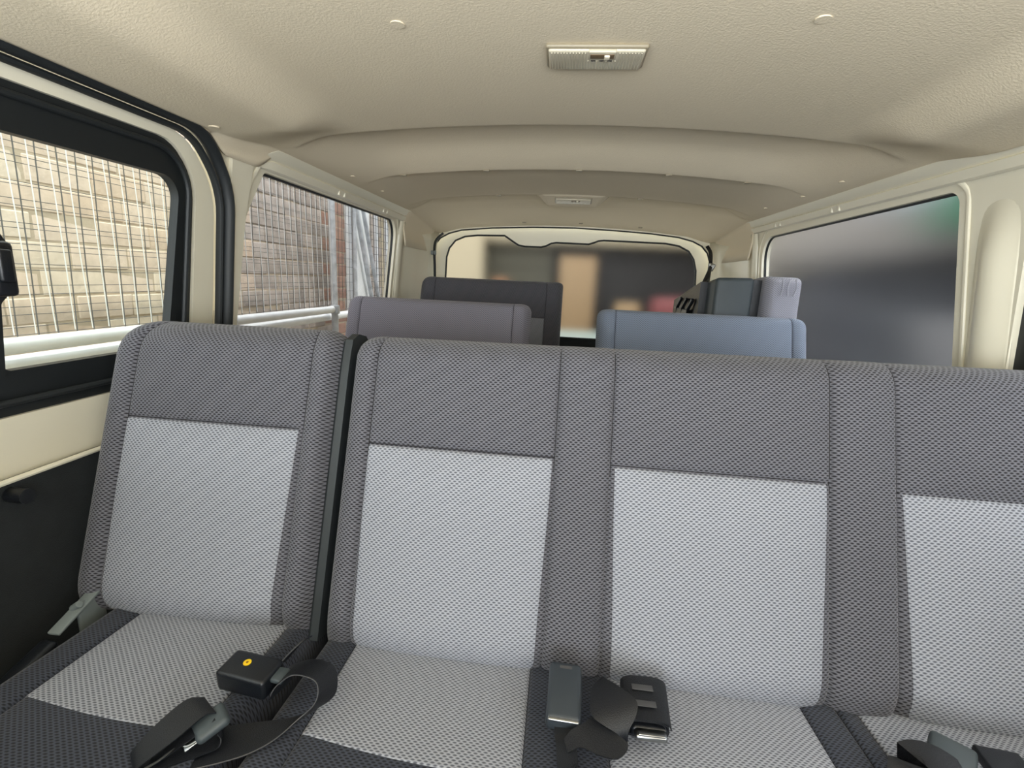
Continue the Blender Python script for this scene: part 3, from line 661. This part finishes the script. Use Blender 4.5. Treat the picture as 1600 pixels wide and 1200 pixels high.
# layers folded under the tongue
b = MB(); b.strip([(-.400, .490, .596), (-.420, .470, .584), (-.446, .449, .570), (-.452, .445, .565), (-.440, .450, .5625), (-.412, .466, .5635), (-.393, .478, .566), (-.390, .483, .574), (-.396, .485, .580)],
      [(-.430, .512, .596), (-.448, .492, .584), (-.468, .470, .572), (-.474, .466, .567), (-.462, .476, .5645), (-.432, .500, .5655), (-.410, .512, .567), (-.407, .514, .575), (-.412, .512, .580)], .0016, 5); b.build('inner_fold', WEB, t)
q = Matrix.Rotation(math.radians(48), 3, 'Z') @ Matrix.Rotation(math.radians(-18), 3, 'Y') @ Matrix.Rotation(math.radians(8), 3, 'X')
b = MB(); b.rbox((-.4085, .4915, .5885), (.040, .034, .014), .0065, rot=q, seg=4); b.build('tongue_grip', COVER, t)
b = MB(); b.tube(spline([(-.458, .441, .568), (-.448, .449, .571), (-.438, .460, .576), (-.430, .466, .579), (-.422, .466, .579), (-.413, .472, .582)], 5), .0012, 6, r2=.0018); b.rbox((-.424, .474, .5795), (.018, .022, .0024), .001, rot=q); tp = b.build('tongue_plate', METAL, t); tp['label'] = 'polished steel tongue edge'
t.location.z += .004
# C: upright buckle at the middle of the bench
t.location += Vector((-.004, -.012, -.017))
t = thing('seat_belt_buckle', 'upright slate belt buckle leaning in the crease between the first two bench places', 'buckle', (.042, .61, .55))
q = Matrix.Rotation(math.radians(10), 3, 'X') @ Matrix.Rotation(math.radians(-2), 3, 'Z')
b = MB(); b.rbox((.041, .612, .577), (.049, .090, .028), .008, rot=q, seg=4); hs = b.build('housing', mat('slate_buckle_plastic', (52, 58, 64), .32), t)
b = MB(); b.rbox(Vector((.041, .612, .577))+q@Vector((0, -.043, .0105)), (.043, .006, .004), .002, rot=q); b.build('release_edge', METAL, hs)
b = MB(); b.rbox(Vector((.041, .612, .577))+q@Vector((0, .034, .0142)), (.018, .005, .0006), 0, rot=q); b.build('press_mark', WEBG, hs)
b = MB(); b.ribbon(spline([(.043, .573, .568), (.044, .545, .564), (.047, .512, .558), (.046, .47, .556), (.045, .43, .556)], 5), [(1, 0, .1)]*4+[(.8, .0, .6)]*6+[(.5, 0, .8)]*20, .030, .002); b.build('stalk', WEB, t)
t.location += Vector((0, -.010, -.013))
# D: rolled belt beside it
t = thing('seat_belt', 'black seat belt bundled into a flat roll beside the upright buckle', 'seat belt', (.14, .60, .56))
roll = []
for i in range(100):
    a = i/99*2*math.pi*2.6; k = 1-.10*a/(2*math.pi); sx, sz = .034*k, .015*k
    ca, sa = math.cos(a), math.sin(a)
    roll.append((.152+sx*math.copysign(abs(ca)**.6, ca), .618, .571+sz*math.copysign(abs(sa)**.8, sa)))
b = MB(); b.ribbon(roll, (.08, 1, .06), .072, .0017); b.build('rolled_webbing', WEB, t)
for k in range(2):
    b = MB(); b.rbox((.150, .632-.028*k, .5885), (.030, .010, .0012), .0004); st_ = b.build('woven_stripe', WEBG, t)
o_ = Vector((-.004, .010, .018))     # the thing is lowered as a whole below
def up(l): return [Vector(p)+o_ for p in l]
b = MB(); b.strip(up([(.092, .632, .566), (.080, .604, .578), (.075, .576, .581), (.077, .556, .577), (.094, .549, .571), (.110, .545, .566), (.118, .541, .560)]), up([(.104, .632, .572), (.096, .618, .584), (.118, .596, .590), (.137, .575, .591), (.134, .556, .586), (.124, .542, .576), (.122, .536, .566)]), .0018); b.build('webbing', WEB, t)
b = MB(); b.strip(up([(.122, .541, .566), (.122, .529, .561), (.108, .517, .557), (.085, .520, .556), (.063, .528, .555), (.046, .519, .554)]), up([(.096, .574, .570), (.086, .572, .567), (.074, .563, .564), (.063, .555, .562), (.052, .549, .560), (.040, .535, .558)]), .0018); b.build('lower_fold', WEB, t)
b = MB(); b.rbox((.155, .578, .565), (.044, .018, .010), .004); b.rbox((.155, .572, .571), (.036, .006, .003), .001); g = b.build('tongue_plate', METAL, t)
b = MB(); b.rbox((.155, .590, .563), (.052, .020, .018), .006); b.build('tongue_grip', BLACKP, t)
t.location += Vector((.004, -.010, -.014))
# E: right buckle with belt fold
t = thing('seat_belt_buckle', 'slate buckle half hidden under a folded belt on the third bench place', 'buckle', (.54, .59, .55))
q = Matrix.Rotation(math.radians(-38), 3, 'Z')
b = MB(); b.rbox((.538, .594, .568), (.050, .088, .020), .006, rot=q @ Matrix.Rotation(.1, 3, 'X')); b.build('housing', COVER, t)
t.location += Vector((.002, -.024, -.012))
t = thing('seat_belt', 'black belt folded over a slate buckle, at the dark strip of the bench', 'seat belt', (.51, .58, .56))
b = MB(); b.ribbon(spline([(.478, .540, .558), (.470, .575, .566), (.484, .606, .584), (.508, .604, .592), (.534, .584, .590), (.562, .555, .586), (.590, .52, .580)], 6), spline([(1, -.2, .3), (1, -.1, .4), (.7, .5, .5), (.5, 1, .2), (.5, 1, 0), (.6, 1, 0), (.6, 1, 0)], 6), .050, .002); b.build('webbing', WEB, t)
b = MB(); b.ribbon(spline([(.500, .535, .562), (.498, .560, .572), (.512, .578, .578), (.540, .560, .574), (.57, .53, .57)], 6), (.4, 1, .1), .040, .002); b.build('inner_fold', WEB, t)
t.location += Vector((.010, -.038, -.026))
t = thing('belt_tongue', 'flat black belt tongue with two pale stripes on the light panel', 'buckle', (.62, .60, .55))
q = Matrix.Rotation(math.radians(-6), 3, 'Z')
b = MB(); b.rbox((.620, .588, .558), (.054, .070, .014), .003, rot=q); hs = b.build('grip', BLACKP, t)
for k in range(2): b = MB(); b.rbox(Vector((.620, .588, .558))+q@Vector((.002, -.006-.014*k, .0075)), (.046, .005, .0015), .0005, rot=q); b.build('stripe', WEBG, hs)

t.location += Vector((0, -.014, -.006))
# ------------------------------------------------------------------ belts at the tailgate corners
t = thing('shoulder_belt', 'dark belt strap with pale guide hanging at the rear pillar, fence side', 'seat belt', (-.79, 2.98, 1.3))
b = MB(); b.ribbon(spline([(-.735, 2.99, 1.402), (-.765, 2.985, 1.375), (-.783, 2.98, 1.340), (-.785, 2.975, 1.28), (-.780, 2.97, 1.20), (-.775, 2.96, 1.05)], 5), (.5, 1, 0), .016, .006); b.build('webbing', RUBBER, t)
b = MB(); b.rbox((-.790, 2.975, 1.285), (.034, .014, .026), .006); b.build('guide', GREYM, t)
t = thing('shoulder_belt', 'dark shoulder belt running from its pillar guide down to the folded seat', 'seat belt', (.82, 2.95, 1.3))
b = MB(); b.ribbon(spline([(.800, 2.97, 1.385), (.822, 2.965, 1.350), (.828, 2.96, 1.300), (.826, 2.955, 1.24), (.82, 2.95, 1.10)], 5), (1, .6, 0), .026, .004); b.build('webbing', WEB, t)
b = MB(); b.rbox((.838, 2.95, 1.268), (.026, .018, .042), .006, rot=Matrix.Rotation(.4, 3, 'Y')); b.rbox((.825, 2.95, 1.275), (.012, .016, .03), .004); b.build('guide', METAL, t)
b = MB(); b.ribbon(spline([(.828, 2.94, 1.272), (.79, 2.88, 1.20), (.74, 2.80, 1.12), (.69, 2.7, 1.05), (.64, 2.58, .97)], 5), (.5, .6, .6), .020, .003); b.build('lap_run', WEB, t)

# ------------------------------------------------------------------ outside, fence side
GZ = -.65
st(MB().rbox((0, 6, GZ-.05), (44, 40, .1), 0).build('ground', ASPH), 'pale asphalt yard')
def wires(parent, X, y0, y1, z0, z1, pitch, r, mv, mh, seed, shear=0.0):
    rnd = random.Random(seed)
    def bar(a, bb, m, proto):
        b = MB(); k = 5; w1_, w2_ = rnd.uniform(-.004, .004), rnd.uniform(-.004, .004); A, B = Vector(a), Vector(bb)
        vert = abs(B.z-A.z) > abs(B.y-A.y); pts = []
        for i in range(k+1):
            t_ = i/k; p_ = A+(B-A)*t_; o = w1_*math.sin(t_*math.pi)+w2_*math.sin(t_*2*math.pi)
            pts.append(p_+(Vector((0, o, 0)) if vert else Vector((0, 0, o))))
        b.tube(pts, r if vert else r*.62, 5, caps=False); o_ = b.build('wire', m, parent); return o_
    n = int((y1-y0)/pitch)
    for i in range(n+1): y = y0+i*pitch; bar((X+.003, y+shear, z0), (X+.003, y, z1), mv, None)
    m = int((z1-z0)/pitch)
    for i in range(m+1): z = z0+i*pitch; bar((X, y0, z), (X, y0+n*pitch, z+rnd.uniform(-.006, .006)), mh, None)
fence = thing('mesh_gate_panel', 'long welded wire mesh gate leaf beside the sliding door window', 'fence', (-1.30, 1.6, .93))
wires(fence, -1.30, .62, 2.70, .965, 1.86, 0.050, .0014, GALV, GALVD, 3, .015)
b = MB(); b.cyl((-1.30, .35, .942), (-1.30, 2.72, .935), .020, 14); b.build('bottom_rail', PIPE, fence)
b = MB(); b.cyl((-1.30, .35, 1.90), (-1.30, 2.72, 1.90), .020, 14); b.build('top_rail', PIPE, fence)
b = MB(); b.cyl((-1.30, 2.72, .30), (-1.30, 2.71, 1.95), .019, 14); b.rbox((-1.29, 2.70, .935), (.05, .03, .05), .008); b.build('end_post', PIPEG, fence)
b = MB(); b.cyl((-1.30, .35, .30), (-1.30, .35, 1.95), .020, 14); b.build('end_post', PIPE, fence)
fence2 = thing('mesh_gate_panel', 'second mesh leaf with dark wires close behind the long gate leaf', 'fence', (-1.37, 1.9, .88))
wires(fence2, -1.38, .60, 3.18, .92, 1.86, 0.0525, .0016, GALVD, GALVD, 9, -.02)
b = MB(); b.cyl((-1.36, .35, .885), (-1.36, 3.18, .885), .022, 14); b.build('bottom_rail', PIPE, fence2)
for y in (.35, 3.18):
    b = MB(); b.cyl((-1.375, y, .30), (-1.375, y, 1.9), .016, 12); b.build('end_post', PIPEG, fence2)
wp = thing('gate_post', 'thick white gate post standing past the mesh panels', 'post', (-1.42, 3.20, GZ))
b = MB(); b.cyl((-1.42, 3.215, GZ), (-1.42, 3.205, 2.1), .027, 18); b.build('tube', PIPE, wp); b = MB(); b.rbox((-1.42, 3.215, GZ+.01), (.12, .12, .02), .003); b.build('base_plate', PIPE, wp)
lb = thing('metal_board', 'pale metal board right behind the thick white post', 'board', (-1.50, 3.5, GZ)); b = MB(); b.rbox((-1.50, 3.56, .7), (.02, .34, 2.7), .004); b.build('sheet', SHEETM, lb)
for k, (ya, yb) in enumerate(((3.42, 3.72), (3.55, 3.86))):
    t = thing('leaning_pipe', ['thin steel pipe leaning beside the metal board', 'thin steel pipe leaning nearer the dark mesh'][k], 'pipe', (-1.44, yb, .3)); lo = Vector((-1.46+.0*k, yb, .87)); hi = Vector((-1.46, ya, 1.57)); dr = (hi-lo)
    b = MB(); b.cyl(lo-dr*((.87-GZ)/.7), hi+dr*.45, .015, 12); b.build('tube', PIPEG, t)
f3 = thing('mesh_stack', 'dark wire mesh panels seen at the far end of the quarter window', 'fence', (-1.6, 4.3, .5))
wires(f3, -1.55, 3.78, 5.0, .75, 1.90, .055, .0026, GALVD, THREAD, 21, .03)
for y in (3.98, 4.22, 4.48, 4.78): b = MB(); b.cyl((-1.62, y, GZ), (-1.62, y-.04, 2.0), .020, 10); b.build('post', PIPE, f3)
b = MB(); b.cyl((-1.55, 3.78, .74), (-1.55, 5.0, .74), .018, 10); b.build('bottom_rail', PIPEG, f3)
# brick wall
bw = thing('brick_wall', 'rough beige brick wall behind the wire mesh', 'wall', (-1.80, 2.4, GZ))
b = MB(); b.rbox((-1.8575, 2.55, .95), (.10, 4.5, 3.2), 0); b.build('mortar_core', MORTAR, bw)
protos = []
for k in range(6):
    bm = bmesh.new(); bmesh.ops.create_cube(bm, size=1); bmesh.ops.scale(bm, vec=(.06, .237, .0885), verts=bm.verts)
    for v in bm.verts: v.co += Vector((random.uniform(-.003, .003), random.uniform(-.004, .004), random.uniform(-.003, .003)))
    bmesh.ops.bevel(bm, geom=[e for e in bm.edges], offset=.004, segments=1, affect='EDGES'); me = bpy.data.meshes.new('brick'); bm.to_mesh(me); bm.free(); protos.append(me)
variants = {}
for j in range(17):
    for i in range(18):
        y = .46+i*.242+(.121 if j % 2 else 0); z = .50+j*.094
        if y > 4.7: continue
        ms = BRICKR if (3.64 < y < 3.98 or (j < 4 and y < 2.4)) else (BRICKS if y < 2.75 else BRICKG)
        key = (random.randrange(6), id(ms), random.randrange(len(ms)))
        if key not in variants: me = protos[key[0]].copy(); me.materials.clear(); me.materials.append(ms[key[2]]); variants[key] = me
        o = bpy.data.objects.new('brick', variants[key]); C.objects.link(o); o.parent = bw
        o.location = Vector((-1.835+random.uniform(-.001, .0015), y, z))-Vector(ORG[bw.name])

# ------------------------------------------------------------------ outside, behind the frosted panes
def M2(n, c, **k): return mat(n, c, .8, **k)
bb_ = thing('garage_building', 'low beige building with a dark open garage behind the tailgate', 'building', (0, 10.2, GZ))
PLB = M2('beige_plaster', (150, 138, 114)); DRK = M2('dark_opening', (30, 26, 24)); OLV = M2('olive_shutter', (66, 62, 48)); TAN = M2('tan_door', (126, 102, 72)); ORA = M2('orange_board', (124, 82, 50)); RED = M2('red_paint', (100, 48, 48)); WHI = M2('white_kerb', (130, 140, 134))
b = MB(); b.rbox((-.5, 10.3, 2.85), (8, .3, 1.9), .02); b.build('fascia', PLB, bb_)
b = MB(); b.rbox((-3.1, 10.2, .7), (2.9, .4, 2.7), .02); b.build('plaster_wall', PLB, bb_)
b = MB(); b.rbox((.6, 10.6, .7), (5.6, .1, 2.7), 0); b.build('dark_interior', DRK, bb_)
b = MB()
for k in range(8): b.rbox((-1.0, 10.45, -.45+.33*k), (1.5, .04, .31), .01)
b.build('roller_shutter', OLV, bb_)
b = MB(); b.rbox((.28, 10.2, .50), (.72, .12, 2.3), .02); b.build('door', TAN, bb_)
b = MB(); b.rbox((3.3, 10.2, .7), (.4, .3, 2.7), .02); b.build('side_pier', PLB, bb_)
b = MB(); b.rbox((1.25, 9.6, .55), (.45, .3, .5), .06); b.rbox((1.25, 9.6, -.05), (.5, .4, .7), .03); tag(b.build('tan_crate_stack', TAN), 'tan crate in the dark garage, right of the tan door', 'crate')
b = MB(); b.rbox((-1.22, 9.7, .15), (.30, .08, 2.0), .02); b.rbox((-1.22, 9.7, GZ+.03), (.4, .4, .06), .01); tag(b.build('orange_board', ORA), 'upright orange board in front of the olive shutter', 'board')
b = MB(); b.rbox((2.05, 9.3, .55), (.80, .7, .75), .12); b.rbox((2.15, 9.3, -.30), (.8, .65, .7), .05); tag(b.build('red_machine', RED), 'low red machine at the foot of the rear window', 'machine')
b = MB(); b.rbox((.3, 8.4, GZ+.48), (1.6, .3, .96), .02); tag(b.build('low_white_wall', WHI), 'low white wall below the tan door', 'wall')
# street side
rb = thing('street_building', 'pale building with dark shopfront across the street, through the frosted window', 'building', (6.2, 6, GZ))
GRB = M2('grey_beige_plaster', (112, 105, 97)); DG = M2('dark_shutter', (28, 28, 31)); MG = M2('mid_grey_band', (64, 64, 66)); LG = M2('pale_sky_grey_panel', (150, 154, 158)); GRN = M2('green_awning', (30, 92, 62))
b = MB(); b.rbox((6.3, 13, 3.1), (.3, 34, 2.6), .02); b.build('upper_wall', GRB, rb)
b = MB(); b.rbox((6.45, 13, .6), (.2, 34, 2.5), .02); b.build('dark_shopfront', DG, rb)
b = MB(); b.rbox((6.12, 13, 1.88), (.5, 34, .10), .02); b.build('canopy_edge', DG, rb)
for y in (5.2, 7.2, 9.4, 11.2, 14.5): b = MB(); b.rbox((6.15, y, 2.22), (.06, .5, .35), .02); b.build('window', MG, rb)
b = MB(); b.rbox((6.1, 9.9, 2.95), (.3, 1.9, .45), .05); b.build('pale_sign_box', LG, rb)
b = MB(); b.rbox((6.0, 8.35, 2.55), (.5, .9, .75), .05); b.build('green_awning', GRN, rb)
rd = mat('dark_road', (34, 34, 36), .9); st(MB().rbox((4.0, 11, GZ+.003), (4.0, 34, .006), 0).build('road', rd), 'dark road between the van and the street building')
cr = thing('parked_car', 'dark parked car seen blurred through the frosted quarter window', 'car', (4.2, 6, GZ))
CARP = mat('dark_car_paint', (32, 34, 38), .6); CG = mat('car_glass', (50, 54, 58), .4); TY = mat('tyre_rubber', (24, 24, 24), .8)
b = MB(); b.rbox((4.2, 6.3, GZ+.72), (1.75, 4.4, .72), .12); b.build('body', CARP, cr)
b = MB(); b.add([(3.42, 4.8, GZ+1.05), (4.98, 4.8, GZ+1.05), (4.98, 7.9, GZ+1.05), (3.42, 7.9, GZ+1.05), (3.58, 5.4, GZ+1.62), (4.82, 5.4, GZ+1.62), (4.82, 7.4, GZ+1.62), (3.58, 7.4, GZ+1.62)], [(0, 1, 5, 4), (1, 2, 6, 5), (2, 3, 7, 6), (3, 0, 4, 7), (4, 5, 6, 7)]); cb = b.build('cabin', CARP, cr, smooth=False)
for y0, y1 in ((5.25, 6.2), (6.3, 7.3)): b = MB(); b.add([(3.45, y0, GZ+1.12), (3.45, y1, GZ+1.12), (3.565, y1-.1, GZ+1.55), (3.565, y0+.1, GZ+1.55)], [(0, 1, 2, 3)]); b.build('side_window', CG, cr, smooth=False)
for y in (4.95, 7.65):
    for x in (3.42, 4.98): b = MB(); b.cyl((x-.1, y, GZ+.33), (x+.1, y, GZ+.33), .33, 20); b.build('wheel', TY, cr)
